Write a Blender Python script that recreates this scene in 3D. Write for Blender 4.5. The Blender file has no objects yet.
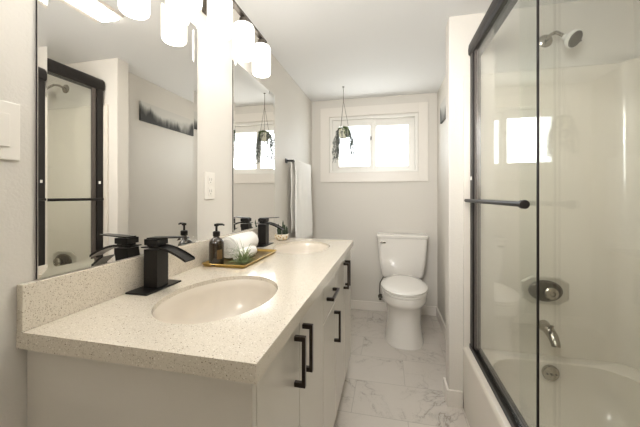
import bpy, bmesh, math, random
from mathutils import Vector, Matrix
random.seed(7)
S = bpy.context.scene
COL = S.collection
PI = math.pi

# ---------------------------------------------------------------- camera
cam_d = bpy.data.cameras.new('camera'); cam = bpy.data.objects.new('camera', cam_d); COL.objects.link(cam)
cam.location = (0.8286, -0.5147, 1.2112); cam.rotation_euler = (PI/2, 0, math.radians(12.86))
cam_d.sensor_width = 36; cam_d.lens = 301.0/640*36; cam_d.shift_y = -18.3/640; cam_d.clip_start = 0.02
S.camera = cam
# ---------------------------------------------------------------- world, daylight, exposure
W_ = bpy.data.worlds.new('daylight'); S.world = W_; W_.use_nodes = True
bg = W_.node_tree.nodes['Background']; bg.inputs[1].default_value = 3.8
_nt = W_.node_tree; _tc = _nt.nodes.new('ShaderNodeTexCoord'); _sx = _nt.nodes.new('ShaderNodeSeparateXYZ'); _rp = _nt.nodes.new('ShaderNodeValToRGB')
_nt.links.new(_tc.outputs['Generated'], _sx.inputs[0]); _mr = _nt.nodes.new('ShaderNodeMapRange'); _mr.inputs[1].default_value = -1; _mr.inputs[2].default_value = 1
_nt.links.new(_sx.outputs[2], _mr.inputs[0]); _nt.links.new(_mr.outputs[0], _rp.inputs[0]); _nt.links.new(_rp.outputs[0], bg.inputs[0])
_rp.color_ramp.elements[0].position = .42; _rp.color_ramp.elements[0].color = (.8, .8, .78, 1)   # ground
_rp.color_ramp.elements[1].position = .50; _rp.color_ramp.elements[1].color = (.93, .97, 1, 1)       # overcast sky
pl = bpy.data.lights.new('window_portal', 'AREA'); pl.shape = 'RECTANGLE'; pl.size = 0.92; pl.size_y = 0.6
pl.cycles.is_portal = True
po = bpy.data.objects.new('window_portal', pl); COL.objects.link(po); po.location = (0.66, 2.80, 1.75); po.rotation_euler = (-PI/2, 0, 0)
al = bpy.data.lights.new('entry_fill_light', 'AREA'); al.shape = 'RECTANGLE'; al.size = .5; al.size_y = .35; al.energy = 2.8; al.color = (1, .985, .96); al.spread = math.radians(85)  # added fill behind the camera, brightens the rear of the room; no real fixture
ao = bpy.data.objects.new('entry_fill_light', al); COL.objects.link(ao); ao.location = (.60, -.80, 1.95); ao.rotation_euler = (Vector((1.0, 2.5, 1.55))-Vector((.60, -.80, 1.95))).to_track_quat('-Z', 'Y').to_euler()
bl = bpy.data.lights.new('bounce_fill_light', 'AREA'); bl.shape = 'RECTANGLE'; bl.size = .5; bl.size_y = .5; bl.energy = 3.8; bl.color = (1, .985, .965); bl.spread = math.radians(120)  # added unseen fill, aimed at the ceiling to lift the ambient light
bo = bpy.data.objects.new('bounce_fill_light', bl); COL.objects.link(bo); bo.location = (.60, -.78, 1.60); bo.rotation_euler = (Vector((.85, .5, 2.24))-Vector((.60, -.78, 1.60))).to_track_quat('-Z', 'Y').to_euler()
SHADE_E = 1.3        # opal lamp shades
PANEL_E = 18.0        # ceiling light diffuser
S.view_settings.view_transform = 'Standard'; S.view_settings.look = 'None'
S.view_settings.gamma = 1; S.view_settings.use_curve_mapping = False
S.view_settings.exposure = 1.15

# ---------------------------------------------------------------- materials
def lin(c):
    return tuple(((v/255)/12.92 if v/255 <= .04045 else ((v/255+.055)/1.055)**2.4) for v in c)
def N(nt, t, **k):
    n = nt.nodes.new(t)
    for a, b in k.items():
        if isinstance(a, str) and hasattr(n, a): setattr(n, a, b)
    return n
def mat(name, rgb, rough=.5, metal=0, bump=0, bscale=200, coat=0, spec=.5, var=0, vscale=4):
    m = bpy.data.materials.new(name); m.use_nodes = True; nt = m.node_tree
    p = nt.nodes['Principled BSDF']
    c = lin(rgb)+(1,)
    p.inputs['Base Color'].default_value = c
    p.inputs['Roughness'].default_value = rough; p.inputs['Metallic'].default_value = metal
    p.inputs['Coat Weight'].default_value = coat; p.inputs['Coat Roughness'].default_value = .08
    p.inputs['Specular IOR Level'].default_value = spec
    tc = N(nt, 'ShaderNodeTexCoord')
    if var:
        n = N(nt, 'ShaderNodeTexNoise'); n.inputs['Scale'].default_value = vscale; n.inputs['Detail'].default_value = 4
        nt.links.new(tc.outputs['Object'], n.inputs['Vector'])
        mx = N(nt, 'ShaderNodeMix', data_type='RGBA')
        mx.inputs[6].default_value = c; mx.inputs[7].default_value = tuple(v*(1-var) for v in c[:3])+(1,)
        nt.links.new(n.outputs['Fac'], mx.inputs[0]); nt.links.new(mx.outputs[2], p.inputs['Base Color'])
    if bump:
        n = N(nt, 'ShaderNodeTexNoise'); n.inputs['Scale'].default_value = bscale; n.inputs['Detail'].default_value = 3
        nt.links.new(tc.outputs['Object'], n.inputs['Vector'])
        b = N(nt, 'ShaderNodeBump'); b.inputs['Strength'].default_value = bump; b.inputs['Distance'].default_value = .002
        nt.links.new(n.outputs['Fac'], b.inputs['Height']); nt.links.new(b.outputs[0], p.inputs['Normal'])
    return m
def mathn(nt, op, a, b=None, clamp=False):
    n = N(nt, 'ShaderNodeMath', operation=op); n.use_clamp = clamp
    for i, v in enumerate((a, b)):
        if v is None: continue
        if isinstance(v, (int, float)): n.inputs[i].default_value = v
        else: nt.links.new(v, n.inputs[i])
    return n.outputs[0]
def ramp(nt, src, stops):
    r = N(nt, 'ShaderNodeValToRGB'); el = r.color_ramp.elements
    while len(el) < len(stops): el.new(.5)
    for e, (p_, c) in zip(el, stops): e.position = p_; e.color = tuple(c)+(1,) if len(c) == 3 else c
    nt.links.new(src, r.inputs[0]); return r.outputs[0]
def mixc(nt, fac, a, b):
    m = N(nt, 'ShaderNodeMix', data_type='RGBA')
    for i, v in ((0, fac), (6, a), (7, b)):
        if isinstance(v, (int, float)): m.inputs[i].default_value = v
        elif isinstance(v, tuple): m.inputs[i].default_value = v if len(v) == 4 else v+(1,)
        else: nt.links.new(v, m.inputs[i])
    return m.outputs[2]

M = {}
M['wall'] = mat('wall_paint', (218, 213, 204), .55, bump=.35, bscale=140)
M['ceiling'] = mat('ceiling_paint', (240, 240, 239), .8, bump=.3, bscale=120)
M['trim'] = mat('trim_paint', (232, 226, 217), .35, var=.02)
M['vinyl'] = mat('window_vinyl', (236, 233, 226), .35, var=.02)
M['cab'] = mat('cabinet_lacquer', (226, 220, 210), .25, var=.02, coat=.2)
M['black'] = mat('matte_black_metal', (22, 20, 19), .32, .3, bump=.05, bscale=400)
M['bronze'] = mat('dark_bronze_metal', (56, 47, 40), .32, .55, bump=.04, bscale=300)
M['frame'] = mat('shower_frame_black', (26, 22, 20), .45, 0, spec=.35, bump=.03, bscale=300)
M['chrome'] = mat('brushed_nickel', (178, 172, 162), .2, 1, bump=.03, bscale=300)
M['darknickel'] = mat('dark_nickel', (104, 98, 90), .3, .9, bump=.03, bscale=300)
M['porcelain'] = mat('porcelain', (236, 232, 225), .12, coat=.5, var=.015)
M['sink'] = mat('sink_porcelain', (228, 219, 205), .15, coat=.4, var=.015)
M['acrylic'] = mat('tub_acrylic', (226, 219, 207), .16, coat=.4, var=.02, vscale=1.5)
M['plate'] = mat('switch_plastic', (236, 231, 222), .35, var=.02)
M['dark'] = mat('dark_slot', (40, 37, 34), .6, var=.1)
M['slot'] = mat('outlet_slot', (150, 145, 136), .6, var=.1)
M['towel'] = mat('white_terry', (246, 243, 237), .95, bump=.9, bscale=500)
M['gold'] = mat('gold_metal', (184, 154, 88), .28, .9, bump=.1, bscale=120)
M['bamboo'] = mat('gold_tray_bottom', (128, 106, 62), .4, .5, var=.35, vscale=60)
M['leaf'] = mat('leaf_green', (98, 118, 66), .5, var=.4, vscale=60)
M['leaf2'] = mat('grass_green', (146, 160, 108), .5, var=.45, vscale=90)
M['vine'] = mat('vine_green', (92, 98, 92), .5, var=.35, vscale=80)
M['succ'] = mat('succulent_green', (70, 84, 62), .5, var=.35, vscale=70)
M['cord'] = mat('jute_cord', (120, 112, 98), .9, bump=.5, bscale=500)
M['pot'] = mat('cream_ceramic', (236, 234, 214), .4, var=.06, vscale=30)
M['satin'] = mat('satin_nickel_plate', (206, 202, 193), .38, .7)
M['stile'] = mat('grey_door_seal', (88, 80, 75), .4, .1, var=.05)
M['patch'] = mat('label_amber', (98, 74, 38), .4, var=.3, vscale=200)
M['hose'] = mat('braided_hose', (120, 115, 108), .35, .8, bump=.5, bscale=600)
M['cap'] = mat('shower_head_white', (236, 234, 228), .25, var=.02)
M['soil'] = mat('soil', (66, 54, 42), .9, var=.4, vscale=90)

def glass_thin(name, tint, refl=1.0):
    m = bpy.data.materials.new(name); m.use_nodes = True; nt = m.node_tree; nt.nodes.clear()
    o = N(nt, 'ShaderNodeOutputMaterial'); t = N(nt, 'ShaderNodeBsdfTransparent'); g = N(nt, 'ShaderNodeBsdfGlossy')
    t.inputs[0].default_value = tint+(1,); g.inputs['Roughness'].default_value = 0.0; g.inputs[0].default_value = (1, 1, 1, 1)
    f = N(nt, 'ShaderNodeLayerWeight')
    mx = N(nt, 'ShaderNodeMixShader')
    fr_ = mathn(nt, 'ADD', mathn(nt, 'MULTIPLY', mathn(nt, 'POWER', f.outputs['Facing'], 5.0), .96), .04)   # Schlick reflectance of clear glass
    nt.links.new(mathn(nt, 'MULTIPLY', fr_, refl), mx.inputs[0]); nt.links.new(t.outputs[0], mx.inputs[1]); nt.links.new(g.outputs[0], mx.inputs[2])
    nt.links.new(mx.outputs[0], o.inputs[0]); return m
M['glass'] = glass_thin('shower_glass', (.965, .975, .96), .7)
M['pane'] = glass_thin('window_glass', (.97, .98, .98))
m = mat('mirror_silver', (238, 236, 232), 0, 1); m.node_tree.nodes['Principled BSDF'].inputs['Roughness'].default_value = 0; M['mirror'] = m
m = mat('amber_glass', (46, 34, 18), .08, coat=.6, var=.3, vscale=40); M['amber'] = m

def emis(name, rgb, e):
    m = mat(name, (245, 243, 238), .3); p = m.node_tree.nodes['Principled BSDF']
    p.inputs['Emission Color'].default_value = lin(rgb)+(1,); p.inputs['Emission Strength'].default_value = e; return m
M['shade'] = emis('opal_glass_lit', (255, 251, 245), SHADE_E)
M['panel'] = emis('diffuser_lit', (255, 251, 245), PANEL_E)

# quartz worktop: cream with fine brown and grey flecks
m = mat('cream_quartz', (226, 216, 198), .14, coat=.3); nt = m.node_tree; p = nt.nodes['Principled BSDF']
tc = N(nt, 'ShaderNodeTexCoord')
def flecks(scale, thr, soft, seed):
    mp = N(nt, 'ShaderNodeMapping'); mp.inputs['Location'].default_value = (seed, seed*2, seed*.7)
    nt.links.new(tc.outputs['Object'], mp.inputs[0])
    v = N(nt, 'ShaderNodeTexVoronoi'); v.inputs['Scale'].default_value = scale; nt.links.new(mp.outputs[0], v.inputs['Vector'])
    size = mathn(nt, 'LESS_THAN', v.outputs['Distance'], soft)
    sep = N(nt, 'ShaderNodeSeparateColor'); nt.links.new(v.outputs['Color'], sep.inputs[0])
    return mathn(nt, 'MULTIPLY', size, mathn(nt, 'GREATER_THAN', sep.outputs[0], thr))
c = mixc(nt, flecks(330, .55, .38, 1.3), lin((224, 215, 199)), lin((202, 192, 174)))
c = mixc(nt, flecks(260, .80, .30, 4.1), c, lin((176, 160, 138)))
c = mixc(nt, flecks(170, .88, .22, 7.7), c, lin((116, 98, 78)))
c = mixc(nt, flecks(210, .80, .30, 2.2), c, lin((244, 238, 226)))
nt.links.new(c, p.inputs['Base Color']); M['quartz'] = m

# marble look floor tile, 12 x 24 in running bond
m = mat('marble_tile', (220, 214, 206), .12, coat=.2); nt = m.node_tree; p = nt.nodes['Principled BSDF']
tc = N(nt, 'ShaderNodeTexCoord'); mp = N(nt, 'ShaderNodeMapping'); mp.inputs['Location'].default_value = (-.319+6.1, -1.16+6.15, 0)
nt.links.new(tc.outputs['Object'], mp.inputs[0])
br = N(nt, 'ShaderNodeTexBrick'); br.offset = .5; br.offset_frequency = 2
for k, v in (('Scale', 1), ('Mortar Size', .0018), ('Mortar Smooth', 0), ('Bias', 0), ('Brick Width', .61), ('Row Height', .3075)): br.inputs[k].default_value = v
br.inputs['Color1'].default_value = (0, 0, 0, 1); br.inputs['Color2'].default_value = (1, 1, 1, 1); br.inputs['Mortar'].default_value = (.5, .5, .5, 1)
nt.links.new(mp.outputs[0], br.inputs['Vector'])
sp = N(nt, 'ShaderNodeSeparateColor'); nt.links.new(br.outputs['Color'], sp.inputs[0])
wv = mathn(nt, 'MULTIPLY', sp.outputs[0], 37.0)
def vein(scale, width, dist, woff):
    n = N(nt, 'ShaderNodeTexNoise', noise_dimensions='4D'); n.inputs['Scale'].default_value = scale; n.inputs['Detail'].default_value = 5
    n.inputs['Roughness'].default_value = .55; n.inputs['Distortion'].default_value = dist
    nt.links.new(tc.outputs['Object'], n.inputs['Vector']); nt.links.new(mathn(nt, 'ADD', wv, woff), n.inputs['W'])
    a = mathn(nt, 'ABSOLUTE', mathn(nt, 'SUBTRACT', n.outputs['Fac'], .5))
    return mathn(nt, 'SUBTRACT', 1.0, mathn(nt, 'DIVIDE', a, width), clamp=True)
cl = N(nt, 'ShaderNodeTexNoise', noise_dimensions='4D'); cl.inputs['Scale'].default_value = 3.2; cl.inputs['Detail'].default_value = 3
nt.links.new(tc.outputs['Object'], cl.inputs['Vector']); nt.links.new(wv, cl.inputs['W'])
mask = mathn(nt, 'MULTIPLY', mathn(nt, 'SUBTRACT', cl.outputs['Fac'], .42), 4.0, clamp=True)
base = mixc(nt, cl.outputs['Fac'], lin((214, 207, 198)), lin((196, 189, 180)))
c = mixc(nt, mathn(nt, 'MULTIPLY', vein(3.0, .035, 1.2, 0), mathn(nt, 'MULTIPLY', mask, .45)), base, lin((150, 146, 140)))
c = mixc(nt, mathn(nt, 'MULTIPLY', vein(3.0, .008, 1.2, 0), mathn(nt, 'MULTIPLY', mask, .75)), c, lin((128, 116, 104)))
c = mixc(nt, mathn(nt, 'MULTIPLY', vein(6.0, .010, 1.5, 9), mathn(nt, 'MULTIPLY', mask, .5)), c, lin((140, 132, 122)))
c = mixc(nt, br.outputs['Fac'], c, lin((168, 162, 152)))
nt.links.new(c, p.inputs['Base Color'])
b = N(nt, 'ShaderNodeBump'); b.inputs['Strength'].default_value = .4; b.inputs['Distance'].default_value = .001; b.invert = True
nt.links.new(br.outputs['Fac'], b.inputs['Height']); nt.links.new(b.outputs[0], p.inputs['Normal'])
nt.links.new(mathn(nt, 'ADD', mathn(nt, 'MULTIPLY', br.outputs['Fac'], .5), .14), p.inputs['Roughness'])
M['floor'] = m

# misty pine forest print (local: Y along the print, Z up)
m = mat('forest_print', (214, 212, 206), .6); nt = m.node_tree; p = nt.nodes['Principled BSDF']
tc = N(nt, 'ShaderNodeTexCoord'); sx = N(nt, 'ShaderNodeSeparateXYZ'); nt.links.new(tc.outputs['Object'], sx.inputs[0])
def n1(scale, det, w, rough=.6):
    n = N(nt, 'ShaderNodeTexNoise', noise_dimensions='1D'); n.inputs['Scale'].default_value = scale; n.inputs['Detail'].default_value = det
    n.inputs['Roughness'].default_value = rough
    nt.links.new(mathn(nt, 'ADD', sx.outputs[1], w), n.inputs['W']); return n.outputs['Fac']
va = mathn(nt, 'MULTIPLY', mathn(nt, 'POWER', mathn(nt, 'ABSOLUTE', mathn(nt, 'SUBTRACT', sx.outputs[1], .42)), 2.0), .45)
def layer(cur, base, amp, sc, w, dark, soft, op):
    spike = mathn(nt, 'MULTIPLY', mathn(nt, 'PINGPONG', mathn(nt, 'ADD', mathn(nt, 'MULTIPLY', sx.outputs[1], 1.0), w), .011), 2.2)
    h = mathn(nt, 'ADD', mathn(nt, 'MULTIPLY', n1(sc, 5, w), amp), base)
    h = mathn(nt, 'ADD', h, mathn(nt, 'MULTIPLY', spike, n1(40, 2, w+3)))
    h = mathn(nt, 'ADD', h, va)
    f = mathn(nt, 'DIVIDE', mathn(nt, 'SUBTRACT', h, sx.outputs[2]), soft, clamp=True)
    return mixc(nt, mathn(nt, 'MULTIPLY', f, op), cur, lin(dark))
# higher wood at either end, a misty hollow in the middle
c = layer(lin((208, 205, 198)), .03, .12, 3, 11.0, (176, 174, 168), .03, .7)
c = layer(c, .0, .15, 5, 2.0, (128, 126, 120), .045, .85)
c = layer(c, -.06, .25, 6, 5.0, (52, 52, 50), .06, .95)
nt.links.new(c, p.inputs['Base Color']); M['print'] = m

# cream bowl with gold dots
m = mat('dotted_bowl', (228, 214, 186), .3); nt = m.node_tree; p = nt.nodes['Principled BSDF']
tc = N(nt, 'ShaderNodeTexCoord'); v = N(nt, 'ShaderNodeTexVoronoi'); v.inputs['Scale'].default_value = 70
nt.links.new(tc.outputs['Object'], v.inputs['Vector'])
nt.links.new(mixc(nt, mathn(nt, 'LESS_THAN', v.outputs['Distance'], .38), lin((234, 224, 204)), lin((196, 156, 84))), p.inputs['Base Color']); M['dots'] = m

# ---------------------------------------------------------------- mesh helpers
class MB:
    def __init__(s): s.bm = bmesh.new()
    def box(s, x0, x1, y0, y1, z0, z1, bev=0, seg=2):
        r = bmesh.ops.create_cube(s.bm, size=1)
        for v in r['verts']:
            v.co = Vector(((x0+x1)/2+v.co.x*(x1-x0), (y0+y1)/2+v.co.y*(y1-y0), (z0+z1)/2+v.co.z*(z1-z0)))
        if bev:
            es = list({e for v in r['verts'] for e in v.link_edges})
            bmesh.ops.bevel(s.bm, geom=es, offset=bev, segments=seg, affect='EDGES', profile=.6)
        return s
    def loops(s, L, close=True, cap0=True, cap1=True):
        rows = [[s.bm.verts.new(p) for p in l] for l in L]
        for a, b in zip(rows, rows[1:]):
            n = len(a)
            for i in range(n if close else n-1):
                s.bm.faces.new((a[i], a[(i+1) % n], b[(i+1) % n], b[i]))
        if cap0: s.bm.faces.new(rows[0][::-1])
        if cap1: s.bm.faces.new(rows[-1])
        return s
    def tube(s, pts, r, seg=10, rs=None):
        pts = [Vector(p) for p in pts]; L = []; up = None
        for i, p in enumerate(pts):
            d = (pts[min(i+1, len(pts)-1)]-pts[max(i-1, 0)]).normalized()
            if up is None:
                up = Vector((0, 0, 1)) if abs(d.z) < .9 else Vector((1, 0, 0))
            a = d.cross(up).normalized(); up = a.cross(d).normalized()
            rr = rs[i] if rs else r
            L.append([p+a*math.cos(2*PI*k/seg)*rr+up*math.sin(2*PI*k/seg)*rr for k in range(seg)])
        return s.loops(L)
    def lathe(s, prof, o, seg=32, axis='z', sx=1, sy=1, cap0=True, cap1=True):
        L = []
        for r, h in prof:
            l = []
            for k in range(seg):
                a = 2*PI*k/seg; u, v = math.cos(a)*r*sx, math.sin(a)*r*sy
                l.append(Vector(o)+Vector({'z': (u, v, h), 'y': (u, h, v), 'x': (h, u, v)}[axis]))
            L.append(l)
        return s.loops(L, True, cap0, cap1)
    def xf(s, mx):
        bmesh.ops.transform(s.bm, matrix=mx, verts=s.bm.verts[:]); return s
    def build(s, name, m, parent=None, label=None, smooth=False, kind=None, solid=0, sub=0):
        off = Vector(parent['_o']) if parent is not None else Vector((0, 0, 0))
        for v in s.bm.verts: v.co -= off
        bmesh.ops.recalc_face_normals(s.bm, faces=s.bm.faces[:])
        me = bpy.data.meshes.new(name); s.bm.to_mesh(me); s.bm.free()
        me.materials.append(m)
        if smooth:
            for p in me.polygons: p.use_smooth = True
            try: me.set_sharp_from_angle(angle=math.radians(38))
            except Exception: pass
        o = bpy.data.objects.new(name, me); COL.objects.link(o)
        if parent is not None: o.parent = parent; o['_o'] = list(off)
        else: o['_o'] = [0, 0, 0]
        if label: o['label'] = label
        if kind: o['kind'] = kind
        if solid:
            md = o.modifiers.new('solid', 'SOLIDIFY'); md.thickness = solid; md.offset = 0
        if sub:
            md = o.modifiers.new('sub', 'SUBSURF'); md.levels = sub; md.render_levels = sub
        return o
def thing(name, label, cat, loc, group=None):
    o = bpy.data.objects.new(name, None); COL.objects.link(o); o.location = loc; o['_o'] = list(loc)
    o['label'] = label; o['category'] = cat; o.empty_display_size = .05
    if group: o['group'] = group
    return o
def tag(o, label, cat, group=None):
    o['label'] = label; o['category'] = cat
    if group: o['group'] = group
    return o
def struct(o): o['kind'] = 'structure'; return o
def copy_tree(o, parent=None):
    c = o.copy(); COL.objects.link(c); c.parent = parent
    for ch in list(o.children): copy_tree(ch, c)
    return c

# ---------------------------------------------------------------- dimensions
XR, YB, ZC = 1.3057, 2.70, 2.2425          # alcove right wall, back wall, ceiling
XP, YP, YP2 = 1.1675, 1.346, 1.448         # stub wall at the foot of the tub
XT, XS, YN = 1.242, 2.03, -.165            # tub apron, far shower wall, near end of tub
ZR = .35
# ---------------------------------------------------------------- room shell
struct(MB().box(-.1, 2.2, -1.1, YB+.12, -.08, 0).build('floor', M['floor']))
struct(MB().box(-.1, 2.2, -1.1, YB+.12, ZC, ZC+.08).build('ceiling', M['ceiling']))
struct(MB().box(-.1, 0, -1.1, YB+.12, 0, ZC).build('wall_left', M['wall']))
wx0, wx1, wz0, wz1 = .205, 1.12, 1.455, 2.05
b = MB().box(0, wx0, YB, YB+.12, 0, ZC).box(wx1, 2.2, YB, YB+.12, 0, ZC).box(wx0, wx1, YB, YB+.12, 0, wz0).box(wx0, wx1, YB, YB+.12, wz1, ZC)
struct(b.build('wall_back', M['wall']))
struct(MB().box(XR, XR+.1, YP2, YB, 0, ZC).build('wall_right', M['wall']))
struct(MB().box(XP, 2.2, YP, YP2, 0, ZC, .004).build('wall_partition', M['wall']))
struct(MB().box(XS+.02, XS+.12, YN-.1, YP, 0, ZC).build('wall_shower', M['wall']))
struct(MB().box(XT, XS+.02, YN-.1, YN-.0, 0, ZC).build('wall_near', M['wall']))
struct(MB().box(XT, XT+.1, -1.0, YN-.1, 0, ZC).build('wall_entry', M['wall']))
struct(MB().box(0, XT+.1, -1.1, -1.0, 0, ZC).build('wall_front', M['wall']))
BH, BT = .092, .013
def base(name, *bx):
    b = MB()
    for q in bx: b.box(*q, .003)
    return struct(b.build(name, M['trim']))
base('baseboard_back', (0, XR, YB-BT, YB, 0, BH))
base('baseboard_right', (XR-BT, XR, YP2, YB-BT, 0, BH))
base('baseboard_left', (0, BT, 1.60, YB-BT, 0, BH))
base('baseboard_partition', (XP-BT, XT-.002, YP-BT, YP, 0, BH), (XP-BT, XP, YP, YP2+BT, 0, BH), (XP, XR-BT, YP2, YP2+BT, 0, BH))

# window: casing, vinyl frame, two sashes
win = struct(MB().box(.104, wx0-.004, YB-.02, YB-.0, 1.351, 2.152, .002).box(wx1+.004, 1.216, YB-.02, YB, 1.351, 2.152, .002)
    .box(wx0-.004, wx1+.004, YB-.02, YB, 2.056, 2.152, .002).box(wx0-.004, wx1+.004, YB-.02, YB, 1.351, 1.450, .002).build('window_1', M['trim']))
win['label'] = 'wide white window casing with two sliding panes'
def rect_frame(x0, x1, y0, y1, z0, z1, wl, wr, wb, wt, bev=.002):
    return MB().box(x0, x0+wl, y0, y1, z0, z1, bev).box(x1-wr, x1, y0, y1, z0, z1, bev).box(x0+wl, x1-wr, y0, y1, z0, z0+wb, bev).box(x0+wl, x1-wr, y0, y1, z1-wt, z1, bev)
rect_frame(wx0, wx1, YB+.0, YB+.1, wz0, wz1, .028, .028, .02, .028).build('window_frame', M['vinyl'], win)
s1 = rect_frame(.233, .668, YB+.025, YB+.05, wz0+.02, wz1-.028, .068, .037, .047, .067, .003).build('sash', M['vinyl'], win)
MB().box(.30, .632, YB+.036, YB+.040, 1.52, 1.957).build('pane', M['pane'], s1)
MB().box(.638, .650, YB+.015, YB+.026, 1.80, 1.835, .002).build('latch', M['dark'], s1)
MB().box(.52, .585, YB+.015, YB+.026, 1.515, 1.525, .002).build('pull', M['chrome'], s1)
s2 = rect_frame(.655, 1.092, YB+.055, YB+.08, wz0+.02, wz1-.028, .044, .063, .047, .072, .003).build('sash', M['vinyl'], win)
MB().box(.698, 1.03, YB+.066, YB+.070, 1.52, 1.952).build('pane', M['pane'], s2)

# ---------------------------------------------------------------- vanity cabinet
VL = 1.575; CX = .573; CZ = .862
van = thing('vanity_cabinet', 'white double vanity cabinet with flat doors and dark bar handles along left wall', 'cabinet', (.28, .79, 0))
b = MB().box(0.003, CX, .02, .038, .10, CZ).box(0.003, CX, VL-.038, VL-.02, .10, CZ).box(0.003, .553, .038, VL-.038, .10, .118)
b.box(.003, .012, .038, VL-.038, .118, CZ).box(.535, .553, .038, VL-.038, .825, CZ).box(.012, .535, .655, .673, .118, CZ).box(.012, .535, .945, .963, .118, CZ)
b.build('body', M['cab'], van)
MB().box(.003, .50, .05, VL-.05, 0, .10).build('toe_kick', M['cab'], van)
def bar_handle(y0, z0, y1, z1, parent):
    t = .0065; b = MB()
    x0, x1 = CX, CX+.032
    if y0 == y1:
        b.box(x1-.010, x1, y0-t, y0+t, z0, z1, .001).box(x0, x1-.006, y0-t, y0+t, z0, z0+.013, .001).box(x0, x1-.006, y0-t, y0+t, z1-.013, z1, .001)
    else:
        b.box(x1-.010, x1, y0, y1, z0-t, z0+t, .001).box(x0, x1-.006, y0, y0+.013, z0-t, z0+t, .001).box(x0, x1-.006, y1-.013, y1, z0-t, z0+t, .001)
    b.build('handle', M['bronze'], parent)
G = .0022
def front(name, y0, y1, z0, z1, h):
    d = MB().box(.555, CX, y0+G, y1-G, z0+G, z1-G, .0015).build(name, M['cab'], van)
    bar_handle(*h, d)
front('door', .038, .335, .105, .858, (.288, .680, .288, .820))
front('door', .335, .664, .105, .858, (.368, .678, .368, .820))
front('drawer', .664, .954, .690, .858, (.728, .772, .880, .772))
front('door', .664, .954, .105, .690, (.914, .508, .914, .655))
front('door', .954, 1.255, .105, .858, (1.222, .668, 1.222, .818))
front('door', 1.255, VL-.038, .105, .858, (1.292, .668, 1.292, .818))

# ---------------------------------------------------------------- worktop with two oval cut-outs
SK = [(.318, .338), (.318, 1.235)]; RX, RY = .166, .222
def stone_top():
    bm = bmesh.new(); x0, x1, y0, y1, zt, zb = .001, .591, 0, VL, .90, .8624
    rings = []
    outer = [(x0, y0), (x1, y0), (x1, y1), (x0, y1)]
    holes = [[(cx+RX*math.cos(2*PI*k/72), cy+RY*math.sin(2*PI*k/72)) for k in range(72)] for cx, cy in SK]
    for z in (zt, zb):
        es = []; vs = []
        for lp in [outer]+holes:
            v = [bm.verts.new((x, y, z)) for x, y in lp]; vs.append(v)
            for i in range(len(v)): es.append(bm.edges.new((v[i], v[(i+1) % len(v)])))
        bmesh.ops.triangle_fill(bm, edges=es, use_beauty=True); rings.append(vs)
    for a, b in zip(rings[0], rings[1]):
        for i in range(len(a)): bm.faces.new((a[i], a[(i+1) % len(a)], b[(i+1) % len(a)], b[i]))
    mb = MB(); mb.bm.free(); mb.bm = bm; return mb
top = thing('countertop', 'cream speckled quartz countertop with two oval sink cutouts on the vanity', 'countertop', (.29, .79, .8624))
stone_top().build('worktop', M['quartz'], top)
MB().box(.001, .020, 0, VL, .9002, 1.007, .0015).build('backsplash', M['quartz'], top, 'low cream quartz upstand against the wall')

def sink(cx, cy, label):
    t = thing('sink', label, 'sink', (cx, cy, .70), 'undermount vanity sinks')
    prof = [(.992, .886), (.985, .884), (.975, .86), (.95, .82), (.86, .775), (.66, .74), (.4, .722), (.15, .716)]
    L = [[(cx+RX*r*math.cos(2*PI*k/64), cy+RY*r*math.sin(2*PI*k/64), z) for k in range(64)] for r, z in prof]
    low = [[(cx+RX*r*math.cos(2*PI*k/64), cy+RY*r*math.sin(2*PI*k/64), z) for k in range(64)] for r, z in [(.15, .700), (.42, .705), (.70, .722), (.92, .76), (.985, .83), (.994, .86), (.996, .884)]]
    MB().loops(L+low+[L[0]], cap0=False, cap1=False).build('bowl', M['sink'], t, smooth=True)
    MB().lathe([(.03, .714), (.03, .719), (.024, .7205), (.012, .7185)], (cx, cy, 0)).build('drain', M['black'], t, smooth=True)
sink(*SK[0], 'larger looking oval undermount sink nearest the camera by the soap bottle')
sink(*SK[1], 'oval undermount sink at the far end of the counter near the succulent')

def faucet(cy, label):
    t = thing('faucet', label, 'faucet', (.06, cy, .90), 'black waterfall faucets')
    MB().box(.022, .102, cy-.08, cy+.08, .9002, .906, .0015).build('base_plate', M['black'], t)
    MB().box(.040, .092, cy-.026, cy+.026, .906, 1.032, .0015).build('body', M['black'], t)
    # waterfall spout, curving out and down
    w = .024; P = []
    for k in range(11):
        a = k/10; x = .028+.168*a; z = 1.036-.036*max(0, a-.35)**1.6*2.2; P.append((x, z))
    b = MB(); L = []
    for x, z in P: L.append([(x, cy-w, z), (x, cy+w, z), (x, cy+w, z+.004), (x, cy-w, z+.004)])
    b.loops(L)
    for sgn in (-1, 1):
        L = []
        for x, z in P[2:]:
            y = cy+sgn*w; L.append([(x, y-.0015, z), (x, y+.0015, z), (x, y+.0015, z+.008), (x, y-.0015, z+.008)])
        b.loops(L)
    b.build('spout', M['black'], t, smooth=True)
    MB().box(.048, .088, cy-.02, cy+.02, 1.040, 1.046, .001).build('neck', M['black'], t)
    MB().box(.040, .092, cy-.025, cy+.025, 1.046, 1.066, .002).build('handle_hub', M['black'], t)
    MB().loops([[(.046, cy-.020, 1.066), (.046, cy+.020, 1.066), (.046, cy+.020, 1.070), (.046, cy-.020, 1.070)],
                [(.165, cy-.017, 1.072), (.165, cy+.017, 1.072), (.165, cy+.017, 1.0755), (.165, cy-.017, 1.0755)]]).build('lever', M['black'], t)
faucet(.350, 'matte black square waterfall faucet beside the near sink')
faucet(1.240, 'matte black square waterfall faucet beside the far sink')

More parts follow.
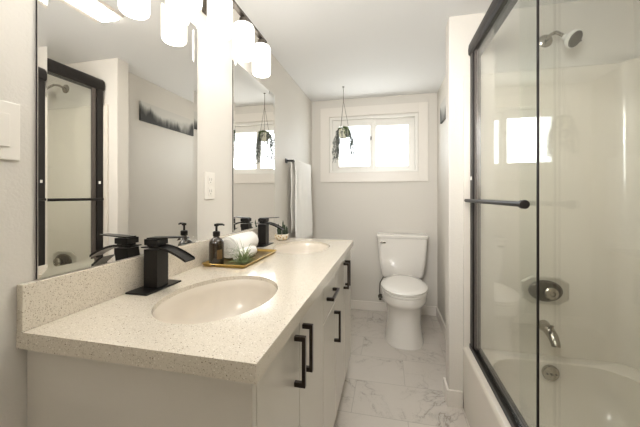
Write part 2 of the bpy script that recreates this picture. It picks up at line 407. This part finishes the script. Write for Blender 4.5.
# ---------------------------------------------------------------- mirrors
def mirror(y0, y1, label):
    z0, z1 = 1.009, 1.947; bw = .021; t = thing('mirror', label, 'mirror', (0.003, (y0+y1)/2, z0), 'vanity mirrors')
    MB().box(0.0005, .0058, y0, y1, z0, z1).build('backing', M['dark'], t, 'dark backing edge')
    bm = bmesh.new(); xi, xo = .0065, .0084
    o = [bm.verts.new((xo, y, z)) for y, z in ((y0, z0), (y1, z0), (y1, z1), (y0, z1))]
    i = [bm.verts.new((xi, y, z)) for y, z in ((y0+bw, z0+bw), (y1-bw, z0+bw), (y1-bw, z1-bw), (y0+bw, z1-bw))]
    k = [bm.verts.new((.0058, y, z)) for y, z in ((y0, z0), (y1, z0), (y1, z1), (y0, z1))]
    bm.faces.new(i)
    for a in range(4):
        c_ = (a+1) % 4
        bm.faces.new((o[a], o[c_], i[c_], i[a])); bm.faces.new((k[a], k[c_], o[c_], o[a]))
    bm.faces.new(k[::-1])
    mb = MB(); mb.bm.free(); mb.bm = bm; mb.build('glass', M['mirror'], t)
mirror(.039, .655, 'tall frameless wall mirror above the near sink, nearest the camera')
mirror(.974, 1.574, 'tall frameless wall mirror above the far sink, beyond the outlet')

# ---------------------------------------------------------------- vanity light bar with four opal shades
LX = .12; LY = [.437+.2165*k for k in range(4)]
t = thing('vanity_light', 'dark metal bar light with four glowing white cylinder shades on left wall', 'light fixture', (.0, .762, 2.11))
MB().box(.001, .022, .70, .824, 2.045, 2.165, .002).build('backplate', M['darknickel'], t)
for yy in (.73, .794): MB().tube([(.02, yy, 2.108), (LX, yy, 2.108)], .007).build('arm', M['darknickel'], t, smooth=True)
MB().box(LX-.012, LX+.012, .385, 1.14, 2.101, 2.115, .002).build('crossbar', M['darknickel'], t)
for yy in LY:
    MB().lathe([(.010, 2.101), (.010, 2.095), (.021, 2.094), (.021, 2.066)], (LX, yy, 0), 20).build('socket', M['darknickel'], t, smooth=True)
    MB().lathe([(.02, 2.0665), (.040, 2.064), (.048, 2.058), (.052, 2.048), (.052, 1.912), (.050, 1.903), (.046, 1.898), (.043, 1.898), (.047, 1.904), (.049, 1.914), (.049, 2.045), (.042, 2.056), (.02, 2.060)],
               (LX, yy, 0), 40, cap0=False, cap1=False).build('shade', M['shade'], t, 'glowing white opal glass cylinder', smooth=True)
# ceiling light seen in the near mirror
t = thing('ceiling_light', 'long flush ceiling light with lit diffuser, seen in the near mirror', 'light fixture', (.76, .55, ZC))
MB().box(.66, .86, .18, .915, ZC-.02, ZC-.0, .006).build('housing', M['trim'], t)
MB().box(.69, .80, .21, .905, ZC-.032, ZC-.0205, .004).build('diffuser', M['panel'], t, 'glowing white diffuser')

# ---------------------------------------------------------------- switch and outlet
t = thing('light_switch', 'white rocker light switch plate left of the near mirror', 'light switch', (0, -.03, 1.35))
MB().box(.0005, .006, -.070, .005, 1.290, 1.419, .002).build('plate', M['plate'], t)
MB().box(.006, .0095, -.050, -.016, 1.318, 1.392, .0015).build('rocker', M['plate'], t)
t = thing('outlet', 'white wall outlet plate between the two mirrors', 'outlet', (0, .757, 1.255))
MB().box(.0005, .006, .718, .796, 1.192, 1.320, .002).build('plate', M['plate'], t)
for zc in (1.229, 1.283):
    r = MB().box(.006, .0085, .740, .774, zc-.02, zc+.02, .0015).build('receptacle', M['plate'], t)
    MB().box(.0085, .0088, .748, .7505, zc-.004, zc+.009).box(.0085, .0088, .7635, .766, zc-.004, zc+.009).lathe([(.003, .0085), (.003, .0088)], (0, .757, zc-.011), 12, 'x').build('slots', M['slot'], r)

# ---------------------------------------------------------------- tray and what stands on it
t = thing('tray', 'gold rimmed rectangular tray on the counter between the sinks', 'tray', (.135, .835, .90))
X0, X1, Y0, Y1 = .030, .240, .645, 1.030
def rr(x0, x1, y0, y1, r, z, n=6):
    P = []
    for cx, cy, a0 in ((x1-r, y1-r, 0), (x0+r, y1-r, PI/2), (x0+r, y0+r, PI), (x1-r, y0+r, 1.5*PI)):
        for k in range(n+1): a = a0+PI/2*k/n; P.append((cx+r*math.cos(a), cy+r*math.sin(a), z))
    return P
MB().loops([rr(X0+.012, X1-.012, Y0+.012, Y1-.012, .008, .9004), rr(X0+.012, X1-.012, Y0+.012, Y1-.012, .008, .9045)]).build('base', M['bamboo'], t)
MB().loops([rr(X0+.010, X1-.010, Y0+.010, Y1-.010, .008, .9004), rr(X0, X1, Y0, Y1, .012, .914), rr(X0+.002, X1-.002, Y0+.002, Y1-.002, .011, .9155), rr(X0+.004, X1-.004, Y0+.004, Y1-.004, .010, .9145), rr(X0+.013, X1-.013, Y0+.013, Y1-.013, .008, .9046)], cap0=False, cap1=False).build('rim', M['gold'], t, smooth=True)
def soap(x, y, z):
    t = thing('soap_dispenser', 'amber glass soap bottle with black pump standing on the tray', 'soap bottle', (x, y, z))
    MB().lathe([(.028, 0), (.0315, .003), (.032, .008), (.032, .094), (.030, .104), (.024, .113), (.014, .119), (.0125, .122), (.0125, .129)], (x, y, z), 36).build('bottle', M['amber'], t, smooth=True)
    MB().lathe([(.0155, .126), (.0155, .145), (.012, .148), (.005, .149), (.0045, .172)], (x, y, z), 24).build('collar', M['black'], t, smooth=True)
    MB().lathe([(.009, .170), (.010, .172), (.010, .179), (.008, .181)], (x, y, z), 20).tube([(x, y, z+.177), (x+.025, y+.006, z+.178), (x+.034, y+.008, z+.174)], .004, 8, [.0055, .0045, .0035]).build('pump', M['black'], t, smooth=True)
    MB().box(0, 0.0008, -.012, .012, .03, .07, 0).xf(Matrix.Translation((x, y, z)) @ Matrix.Rotation(math.radians(-35), 4, 'Z') @ Matrix.Translation((.0318, 0, 0))).build('label_patch', M['patch'], t, 'faint gold label')
soap(.088, .678, .9046)
def rolled(x, y, z, r, ln, label, ang=0):
    # a spiral roll with its axis along y, soft edge
    t = thing('rolled_towel', label, 'towel', (x, y, z), 'rolled towels on the tray')
    L = []; n = 60; turns = 3.2; th = r/(turns+.6)
    out = []; inn = []
    for k in range(n+1):
        a = 2*PI*turns*k/n; rad = r*(.22+.78*k/n)
        out.append((rad, a)); inn.append((max(rad-th*.72, .002), a))
    pol = out+inn[::-1]
    for f, s_ in ((0, .93), (.04, 1), (.5, 1.0), (.96, 1), (1, .93)):
        L.append([(x+(q*s_)*math.cos(a+ang)*1.03, y-ln/2+ln*f, z+r+(q*s_)*math.sin(a+ang)) for q, a in pol])
    b = MB(); b.loops(L); b.build('cloth', M['towel'], t, smooth=True)
    MB().lathe([(r*.9, -ln*.47), (r*.93, 0), (r*.9, ln*.47)], (x, y, z+r), 30, 'y').build('core', M['towel'], t, smooth=True)
rolled(.085, .892, .9048, .057, .235, 'large white rolled towel at the back of the tray by the wall')
rolled(.158, .812, .9048, .028, .16, 'small white rolled washcloth in front of the larger towel roll')

def blade(b, p, d, ln, w, curl, n=5, up=Vector((0, 0, 1))):
    d = Vector(d).normalized(); pts = []; q = Vector(p); dd = d.copy()
    for k in range(n+1):
        pts.append(q.copy()); q += dd*ln/n; dd = (dd-up*curl/n).normalized()
    side = d.cross(up); side = side.normalized() if side.length > 1e-3 else Vector((1, 0, 0))
    A = []; B = []
    for k, c_ in enumerate(pts):
        ww = w*(1-(k/n)**1.5)*.5+.0002
        A.append(b.bm.verts.new(c_-side*ww)); B.append(b.bm.verts.new(c_+side*ww))
    for k in range(n): b.bm.faces.new((A[k], B[k], B[k+1], A[k+1]))
ax, ay = .190, .742
t = thing('air_plant', 'small grassy green artificial plant lying on the front of the tray', 'plant', (ax, ay, .905))
b = MB()
for k in range(230):
    a = random.uniform(0, 2*PI); e = random.uniform(.1, 1.35); ln = random.uniform(.05, .10)
    if math.cos(a) > .2: ln *= .55
    blade(b, (ax+random.uniform(-.012, .006), ay+random.uniform(-.035, .035), .909+random.uniform(0, .01)), (math.cos(a)*math.cos(e)*.8, math.sin(a)*math.cos(e), math.sin(e)), ln, .0024, random.uniform(.5, 1.9))
for v in b.bm.verts: v.co.z = max(v.co.z, .9165 if v.co.x > .22 else .9052)
b.build('leaves', M['leaf2'], t, solid=.0006)
MB().lathe([(.010, .9048), (.016, .909), (.014, .918), (.006, .925)], (ax, ay, 0), 16).build('root_ball', M['leaf'], t, smooth=True)

t = thing('succulent', 'small spiky succulent in dotted cream bowl beyond the far sink', 'plant', (.105, 1.462, .90))
px, py = .105, 1.462
bw = MB().lathe([(.028, .9003), (.040, .908), (.049, .925), (.050, .938), (.046, .944), (.044, .938)], (px, py, 0), 32).build('bowl', M['dots'], t, smooth=True)
MB().lathe([(.043, .934), (.043, .939)], (px, py, 0), 24).build('soil', M['soil'], t)
for sx_, sy_, hh in ((-.022, -.01, .075), (0.005, .012, .10), (.024, -.008, .07), (-.004, -.02, .05), (.03, .018, .05), (-.03, .016, .06)):
    b = MB()
    for k in range(14):
        a = k*2.4; z_ = .937+hh*.75*k/14
        b.lathe([(.0035, 0), (.0045, .008), (.0005, .026)], (0, 0, 0), 6).bm.verts.ensure_lookup_table()
        vs = b.bm.verts[-18:]
        bmesh.ops.transform(b.bm, matrix=Matrix.Translation((px+sx_, py+sy_, z_)) @ Matrix.Rotation(a, 4, 'Z') @ Matrix.Rotation(.55*(1-k/16), 4, 'Y'), verts=vs)
    b.tube([(px+sx_, py+sy_, .935), (px+sx_, py+sy_, .937+hh)], .004, 6, [.005, .001])
    b.build('stalk', M['succ'], t, smooth=True)

# ---------------------------------------------------------------- towel bar and towel on the left wall
t = thing('towel_bar', 'black towel bar on left wall beyond the far mirror', 'towel bar', (0, 2.12, 1.495))
for yy in (1.845, 2.402): MB().box(.0005, .010, yy-.018, yy+.018, 1.477, 1.513, .002).box(.01, .069, yy-.008, yy+.008, 1.487, 1.503, .002).build('bracket', M['black'], t)
MB().tube([(.060, 1.845, 1.495), (.060, 2.402, 1.495)], .007, 12).build('rail', M['black'], t, smooth=True)
def hang_towel():
    y0, y1 = 1.858, 2.375; ny, b = 56, MB()
    prof = [(.044, .90)]+[(.044+.003*math.sin(k), .90+.57*k/12) for k in range(1, 12)]
    prof += [(.060+.0145*math.cos(a), 1.495+.0145*math.sin(a)) for a in [PI-k*PI/6 for k in range(7)]]
    prof += [(.077+.006*(k/14), 1.465-(1.465-.800)*k/18) for k in range(1, 19)]
    rows = []
    for j, (x, z) in enumerate(prof):
        row = []
        for i in range(ny+1):
            u = i/ny; y = y0+(y1-y0)*u
            away = min(1, abs(z-1.495)/.25)
            front_ = 1 if j > 14 else -.25
            fold = (math.sin(u*23+.8*math.sin(z*5))*.0095+math.sin(u*47+1)*.0035)*away*front_
            drop = .02*(u > .93)*((u-.93)/.07)**2*0
            row.append(b.bm.verts.new((x+fold, y+.004*math.sin(z*9)*away, z-drop)))
        rows.append(row)
    for a, c_ in zip(rows, rows[1:]):
        for i in range(ny): b.bm.faces.new((a[i], a[i+1], c_[i+1], c_[i]))
    return b
o = tag(hang_towel().build('bath_towel', M['towel'], smooth=True, solid=.006), 'white bath towel draped over the black bar on left wall', 'towel')

# ---------------------------------------------------------------- toilet
tx = .955
t = thing('toilet', 'white two piece toilet with closed lid under the window', 'toilet', (tx, 2.3, 0))
def egg(z, yf, yb, hw, n=40, sq=.0):
    P = []; cy = yf+(yb-yf)*.48
    for k in range(n):
        a = 2*PI*k/n; c_, s_ = math.cos(a), math.sin(a)
        e = 1-sq
        x = tx+hw*math.copysign(abs(c_)**e, c_)
        y = cy+((yb-cy) if s_ > 0 else (cy-yf))*math.copysign(abs(s_)**e, s_)
        P.append((x, y, z))
    return P
MB().loops([egg(0, 1.93, 2.50, .160, sq=.25), egg(.02, 1.932, 2.50, .158, sq=.25), egg(.08, 1.945, 2.50, .147, sq=.22), egg(.16, 1.952, 2.50, .141, sq=.2), egg(.23, 1.945, 2.50, .143, sq=.15),
            egg(.29, 1.925, 2.50, .152, sq=.1), egg(.325, 1.895, 2.49, .168, sq=.08), egg(.345, 1.872, 2.48, .182, sq=.05), egg(.360, 1.866, 2.48, .186, sq=.05), egg(.408, 1.866, 2.47, .187, sq=.05), egg(.413, 1.874, 2.46, .180, sq=.05)]).build('bowl', M['porcelain'], t, smooth=True)
MB().loops([egg(.4135, 1.866, 2.43, .184), egg(.416, 1.860, 2.435, .189), egg(.431, 1.860, 2.435, .189), egg(.434, 1.866, 2.43, .184)]).build('seat', M['porcelain'], t, smooth=True)
MB().loops([egg(.4345, 1.866, 2.44, .184), egg(.438, 1.858, 2.445, .190), egg(.452, 1.858, 2.445, .190), egg(.458, 1.870, 2.435, .180), egg(.461, 1.92, 2.40, .14), egg(.462, 2.0, 2.3, .07)]).build('lid', M['porcelain'], t, smooth=True)
for s_ in (-1, 1): MB().lathe([(.012, -.02), (.012, .02)], (tx+s_*.07, 2.452, .446), 14, 'x').build('hinge', M['porcelain'], t, smooth=True)
def rbox(hw, y0, y1, z, r=.035): return rr(tx-hw, tx+hw, y0, y1, r, z, 6)
MB().loops([rbox(.15, 2.50, 2.66, .400), rbox(.185, 2.485, 2.665, .415), rbox(.198, 2.478, 2.67, .44), rbox(.222, 2.470, 2.675, .62), rbox(.230, 2.465, 2.678, .795)]).build('tank', M['porcelain'], t, smooth=True)
MB().loops([rbox(.230, 2.462, 2.680, .7955), rbox(.240, 2.455, 2.685, .800), rbox(.242, 2.453, 2.685, .818), rbox(.236, 2.458, 2.682, .826), rbox(.20, 2.49, 2.65, .829)]).build('tank_lid', M['porcelain'], t, smooth=True)
MB().box(tx-.205, tx-.155, 2.450, 2.458, .748, .764, .002).tube([(tx-.195, 2.475, .756), (tx-.195, 2.452, .756)], .007, 10).build('flush_lever', M['chrome'], t, 'chrome lever')
v = thing('shutoff_valve', 'metal water shutoff valve and hose beside the toilet base', 'valve', (.745, YB, .16))
MB().lathe([(.026, -.018), (.024, -.0135)], (.745, YB, .16), 20, 'y').tube([(.745, YB-.014, .16), (.745, YB-.085, .16)], .008).build('stub', M['darknickel'], v, smooth=True)
MB().lathe([(.014, -.115), (.014, -.10), (.010, -.085), (.012, -.06)], (.745, YB, .16), 16, 'y', 1, .7).build('knob', M['darknickel'], v, smooth=True)
MB().tube([(.745, YB-.075, .165), (.742, YB-.075, .19), (.738, YB-.08, .24), (.742, YB-.10, .32), (.775, YB-.12, .39), (.790, YB-.12, .418)], .0055).build('hose', M['hose'], v, smooth=True)

# ---------------------------------------------------------------- hanging plant
hx, hy = .408, 2.327
t = thing('hanging_plant', 'trailing plant in round cream pot hanging from the ceiling before the window', 'plant', (hx, hy, ZC))
MB().lathe([(.006, ZC-.006), (.011, ZC-.002), (.011, ZC-.0003)], (hx, hy, 0), 14).tube([(hx, hy, ZC-.004), (hx, hy, ZC-.018)], .002, 6).build('hook', M['darknickel'], t, smooth=True)
pz = 1.805
for k in range(3):
    a = 2*PI*k/3+.15
    MB().tube([(hx, hy, ZC-.014), (hx+.002*math.cos(a), hy+.002*math.sin(a), 2.10), (hx+.053*math.cos(a), hy+.053*math.sin(a), pz+.03), (hx+.0535*math.cos(a), hy+.0535*math.sin(a), pz-.01), (hx, hy, pz-.058)], .0019, 6).build('cord', M['cord'], t, smooth=True)
MB().lathe([(.012, -.055), (.033, -.047), (.047, -.024), (.051, 0), (.048, .020), (.040, .034), (.036, .034), (.040, .02)], (hx, hy, pz), 30).build('pot', M['pot'], t, smooth=True)
b = MB()
def leaf(b, c_, r, n=6):
    nrm = Vector((random.uniform(-1, 1), random.uniform(-1, 1), random.uniform(-.4, 1))).normalized()
    q = nrm.to_track_quat('Z', 'Y'); c_ = Vector(c_)
    b.bm.faces.new([b.bm.verts.new(c_+q @ Vector((math.cos(2*PI*k/n)*r, math.sin(2*PI*k/n)*r*.75, 0))) for k in range(n)])
for k in range(230):
    a = random.uniform(0, 2*PI); rr_ = .050*math.sqrt(random.random())
    x, y = hx+rr_*math.cos(a), hy+rr_*math.sin(a); z = pz+.034+random.uniform(0, .022)*(1-rr_/.07)+(.008 if x > hx else 0)
    leaf(b, (x, y, z), random.uniform(.005, .008))
for k in range(110):   # the mat of leaves spilling over the right of the pot
    a = random.uniform(-1.35, .7); z = pz+random.uniform(-.04, .045); r_ = .054+random.uniform(0, .006)-.25*max(0, -(z-pz))
    leaf(b, (hx+r_*math.cos(a), hy+r_*math.sin(a), z), random.uniform(.005, .008))
b.build('leaf_crown', M['leaf'], t, solid=.001)
for k in range(22):
    # more stems at the two sides than in front, so that the pot stays in view
    a = (0 if k % 2 else PI)+random.uniform(-1.0, 1.0) if k < 18 else random.uniform(0, 2*PI)
    r0 = .057; r1 = random.uniform(.062, .100)
    side = abs(math.cos(a)); ln = random.uniform(.15, .22)+.09*side
    if k >= 18: ln = .12
    P = [(hx+.03*math.cos(a), hy+.03*math.sin(a), pz+.037), (hx+r0*math.cos(a), hy+r0*math.sin(a), pz+.028)]
    n = int(ln/.011); wob = random.uniform(0, 6)
    for j in range(1, n+1):
        f = j/n; r_ = r0+(r1-r0)*math.sin(min(1, f*1.3)*PI/2)+.003*math.sin(j*.7+wob)
        P.append((hx+r_*math.cos(a+.05*math.sin(j*.5+wob)), hy+r_*math.sin(a+.05*math.sin(j*.5+wob)), pz+.028-ln*f))
    b = MB().tube(P, .001, 5)
    for q in P[2:]:
        for s_ in (-1, 1):
            if random.random() < .75: leaf(b, (q[0]+s_*.006, q[1]+random.uniform(-.005, .005), q[2]+random.uniform(-.003, .003)), random.uniform(.005, .008))
    b.build('vine', M['vine'], t, solid=.0008)

# ---------------------------------------------------------------- forest print on the right wall
AX = XR-.018
art = thing('wall_art', 'wide narrow misty pine forest print on right wall, seen in the near mirror', 'picture', (XR-.018, 1.69, 1.865))
MB().box(XR-.018, XR-.0005, 1.69, 2.42, 1.865, 2.035, .001).build('canvas', M['print'], art)

# ---------------------------------------------------------------- bathtub
tub = thing('bathtub', 'white alcove bathtub behind the sliding glass shower doors', 'bathtub', (1.63, .6, 0))
e = .001
ox0, ox1, oy0, oy1 = XT, XS, YN+e, YP-e
def R(x0, x1, y0, y1, r, z): return rr(x0, x1, y0, y1, r, z, 8)
L = [R(ox0, ox1, oy0, oy1, .004, 0.0), R(ox0, ox1, oy0, oy1, .004, ZR-.02), R(ox0+.003, ox1, oy0, oy1, .006, ZR-.006), R(ox0+.010, ox1, oy0, oy1, .01, ZR),
     R(ox0+.085, ox1-.055, oy0+.09, oy1-.070, .16, ZR), R(ox0+.092, ox1-.062, oy0+.097, oy1-.077, .158, ZR-.006), R(ox0+.105, ox1-.075, oy0+.13, oy1-.084, .15, ZR-.10),
     R(ox0+.135, ox1-.105, oy0+.20, oy1-.13, .14, .13), R(ox0+.18, ox1-.15, oy0+.26, oy1-.17, .12, .085), R(ox0+.25, ox1-.22, oy0+.35, oy1-.24, .08, .078)]
MB().loops(L).build('shell', M['acrylic'], tub, smooth=True)
yw = YP+.014-.0     # acrylic wall face at the tap end sits almost flush with the stub wall
# surround: one moulded skin following the three walls
def surround():
    th = .012; b = MB(); z0, z1 = ZR+.001, 1.893
    r = .09; X1_, Y1_, Y0_ = XS+.012, YP-.004, YN+.004
    pts = [(XT+.002, Y1_)]
    for k in range(9): a = PI/2-PI/2*k/8; pts.append((X1_-r+r*math.cos(a), Y1_-r+r*math.sin(a)))
    for k in range(9): a = -PI/2*k/8; pts.append((X1_-r+r*math.cos(a), Y0_+r+r*math.sin(a)))
    pts.append((XT+.002, Y0_))
    def offs(d):
        out = []
        for i, p in enumerate(pts):
            a = Vector(pts[max(i-1, 0)]); c_ = Vector(pts[min(i+1, len(pts)-1)]); tn = (c_-a).normalized(); nr = Vector((tn.y, -tn.x))
            out.append((p[0]+nr.x*d, p[1]+nr.y*d))
        return out
    inn = offs(th)
    rows = []
    for i in range(len(pts)):
        p, q = pts[i], inn[i]
        rows.append([(p[0], p[1], z0), (q[0], q[1], z0), (q[0], q[1], z1-.006), (p[0]*.5+q[0]*.5, p[1]*.5+q[1]*.5, z1), (p[0], p[1], z1)])
    return b.loops(rows)
o = tag(surround().build('shower_surround', M['acrylic'], smooth=True), 'glossy cream acrylic shower wall surround above the tub', 'shower wall')
o.modifiers.clear()
YF = YP-.016        # face of the surround at the tap end

# taps and shower, on the tap end wall
t = thing('shower_valve', 'octagonal nickel shower valve plate with round knob above tub spout', 'shower valve', (1.657, YF, .70))
def octa(cx, cz, hw, hh, y, ch=.35): 
    return [(cx+sx*hw*a, y, cz+sz*hh*b_) for sx, sz, a, b_ in ((1, 1, 1, 1-ch), (1, 1, 1-ch, 1), (-1, 1, 1-ch, 1), (-1, 1, 1, 1-ch), (-1, -1, 1, 1-ch), (-1, -1, 1-ch, 1), (1, -1, 1-ch, 1), (1, -1, 1, 1-ch))]
MB().loops([octa(1.644, .702, .112, .074, YF-.0003, .42), octa(1.644, .702, .112, .074, YF-.006, .42), octa(1.644, .702, .104, .067, YF-.010, .42)]).build('plate', M['satin'], t)
MB().lathe([(1, -.0102), (1, -.018), (.86, -.024), (.80, -.0235)], (1.642, YF, .702), 40, 'y', .080, .056).build('escutcheon', M['darknickel'], t, smooth=True)
MB().lathe([(.024, -.0235), (.024, -.036), (.032, -.040), (.033, -.052), (.028, -.058), (.014, -.060), (.012, -.056)], (1.655, YF, .698), 30, 'y').build('knob', M['chrome'], t, smooth=True)
t = thing('tub_spout', 'nickel tub spout curving down below the shower valve', 'tub spout', (1.635, YF, .515))
MB().tube([(1.640, YF-.0003, .512), (1.640, YF-.02, .512), (1.640, YF-.06, .508), (1.640, YF-.095, .494), (1.640, YF-.118, .470), (1.640, YF-.124, .455)], .025, 20, [.030, .027, .025, .024, .021, .019]).build('spout', M['chrome'], t, smooth=True)
MB().lathe([(.006, 0), (.006, .022), (.009, .024), (.009, .030), (.005, .032)], (1.640, YF-.085, .515), 14).build('diverter', M['chrome'], t, smooth=True)
t = thing('overflow_plate', 'round nickel overflow plate with two screws low on tub end', 'overflow cover', (1.638, YF-.07, .30))
yo = YF-.080
MB().lathe([(.038, .012), (.040, .002), (.036, -.006), (.02, -.010)], (1.638, yo, .300), 30, 'y').build('plate', M['chrome'], t, smooth=True)
for dx in (-.02, .02): MB().lathe([(.005, -.006), (.005, -.0115)], (1.638+dx, yo, .300), 10, 'y').build('screw', M['darknickel'], t)
MB().tube([(1.638, yo-.008, .300), (1.638, yo-.022, .296)], .006, 8).build('toggle', M['chrome'], t, smooth=True)

t = thing('overhead_shower', 'white round shower head with grey face on angled nickel arm', 'shower head', (1.655, YP, 2.045))
MB().lathe([(.034, -.0003), (.034, -.004), (.022, -.012), (.012, -.014)], (1.655, YP, 2.045), 28, 'y').build('flange', M['chrome'], t, smooth=True)
MB().tube([(1.655, YP-.01, 2.045), (1.660, YP-.05, 2.055), (1.668, YP-.080, 2.050), (1.680, YP-.110, 2.020), (1.686, YP-.125, 2.000)], .0085, 12).build('arm', M['chrome'], t, smooth=True)
d = Vector((.45, -.68, -.58)).normalized(); q = d.to_track_quat('Z', 'Y').to_matrix().to_4x4()
Hm = Matrix.Translation((1.686, YP-.125, 2.000)) @ q
hd = MB().lathe([(.012, -.006), (.014, .004), (.020, .016), (.038, .032), (.043, .042), (.043, .052), (.039, .055)], (0, 0, 0), 32).xf(Hm).build('head', M['cap'], t, smooth=True)
MB().lathe([(.0385, .0551), (.036, .0585), (.01, .0595)], (0, 0, 0), 32).xf(Hm).build('spray_face', M['darknickel'], hd, smooth=True)
MB().lathe([(.003, 0), (.003, .012)], (.041, 0, .048), 8).xf(Hm).build('lever', M['dark'], hd)

# ---------------------------------------------------------------- sliding shower doors
fr = thing('shower_door_frame', 'black metal sliding door frame standing on the tub rim', 'shower frame', (1.30, .6, ZR))
FX0, FX1 = 1.266, 1.336; FY0, FY1 = YN+.008, YP-.018
hb = MB(); prof = [(FX0+.012, 1.995), (FX0+.002, 2.005), (FX0, 2.03), (FX0+.004, 2.06), (FX0+.018, 2.078), (FX0+.035, 2.083), (FX1-.008, 2.080), (FX1, 2.07), (FX1, 1.995)]
hb.loops([[(x, yy, z) for x, z in prof] for yy in (FY0-.006, FY1+.005)]).build('header', M['frame'], fr, smooth=True)
for ya, yb_ in ((FY1-.050, FY1), (FY0, FY0+.050)):
    MB().box(FX0+.010, FX1-.018, ya, yb_, ZR+.001, 1.996, .002).build('jamb', M['frame'], fr)
MB().box(FX0+.006, FX1-.012, FY0, FY1, ZR+.0008, ZR+.012, .002).box(FX0+.006, FX0+.011, FY0, FY1, ZR+.01, ZR+.026, .001).box(FX0+.030, FX0+.034, FY0, FY1, ZR+.01, ZR+.022, .001).box(FX1-.017, FX1-.012, FY0, FY1, ZR+.01, ZR+.022, .001).build('bottom_track', M['frame'], fr)
for yy in (FY1-.030, FY0+.030): MB().box(FX0+.004, FX0+.011, yy-.006, yy+.006, 1.295, 1.315, .001).build('bumper', M['cap'], fr, 'small pale bumper')
gd = thing('shower_door', 'clear glass sliding shower door with black towel bar, at the tap end', 'shower door', (1.288, .95, ZR+.014))
MB().box(1.286, 1.292, .568, FY1-.075, ZR+.0275, 1.994).build('glass', M['glass'], gd)
MB().box(1.283, 1.295, FY1-.082, FY1-.052, ZR+.0275, 1.994, .001).build('stile', M['stile'], gd, 'grey upright seal strip')
MB().box(1.285, 1.2905, .562, .568, ZR+.0275, 1.994).build('edge_strip', M['frame'], gd, 'thin dark edge strip')
MB().tube([(1.248, .530+.03, 1.182), (1.248, 1.30, 1.182)], .0095, 14).build('towel_bar', M['frame'], gd, smooth=True)
for yy in (.655, 1.235): MB().tube([(1.248, yy, 1.182), (1.2858, yy, 1.182)], .007, 12).build('standoff', M['frame'], gd, smooth=True)
MB().lathe([(.0095, -.004), (.0145, -.003), (.0145, .014), (.0095, .018)], (1.248, .560, 1.182), 18, 'y').build('end_cap', M['frame'], gd, smooth=True)
g2 = thing('shower_door', 'clear glass sliding shower door nearest the camera, without a towel bar', 'shower door', (1.312, .3, ZR+.014))
MB().box(1.311, 1.317, FY0+.054, .765, ZR+.0275, 1.994).build('glass', M['glass'], g2)
for o in list(bpy.data.objects):
    if '_o' in o: del o['_o']
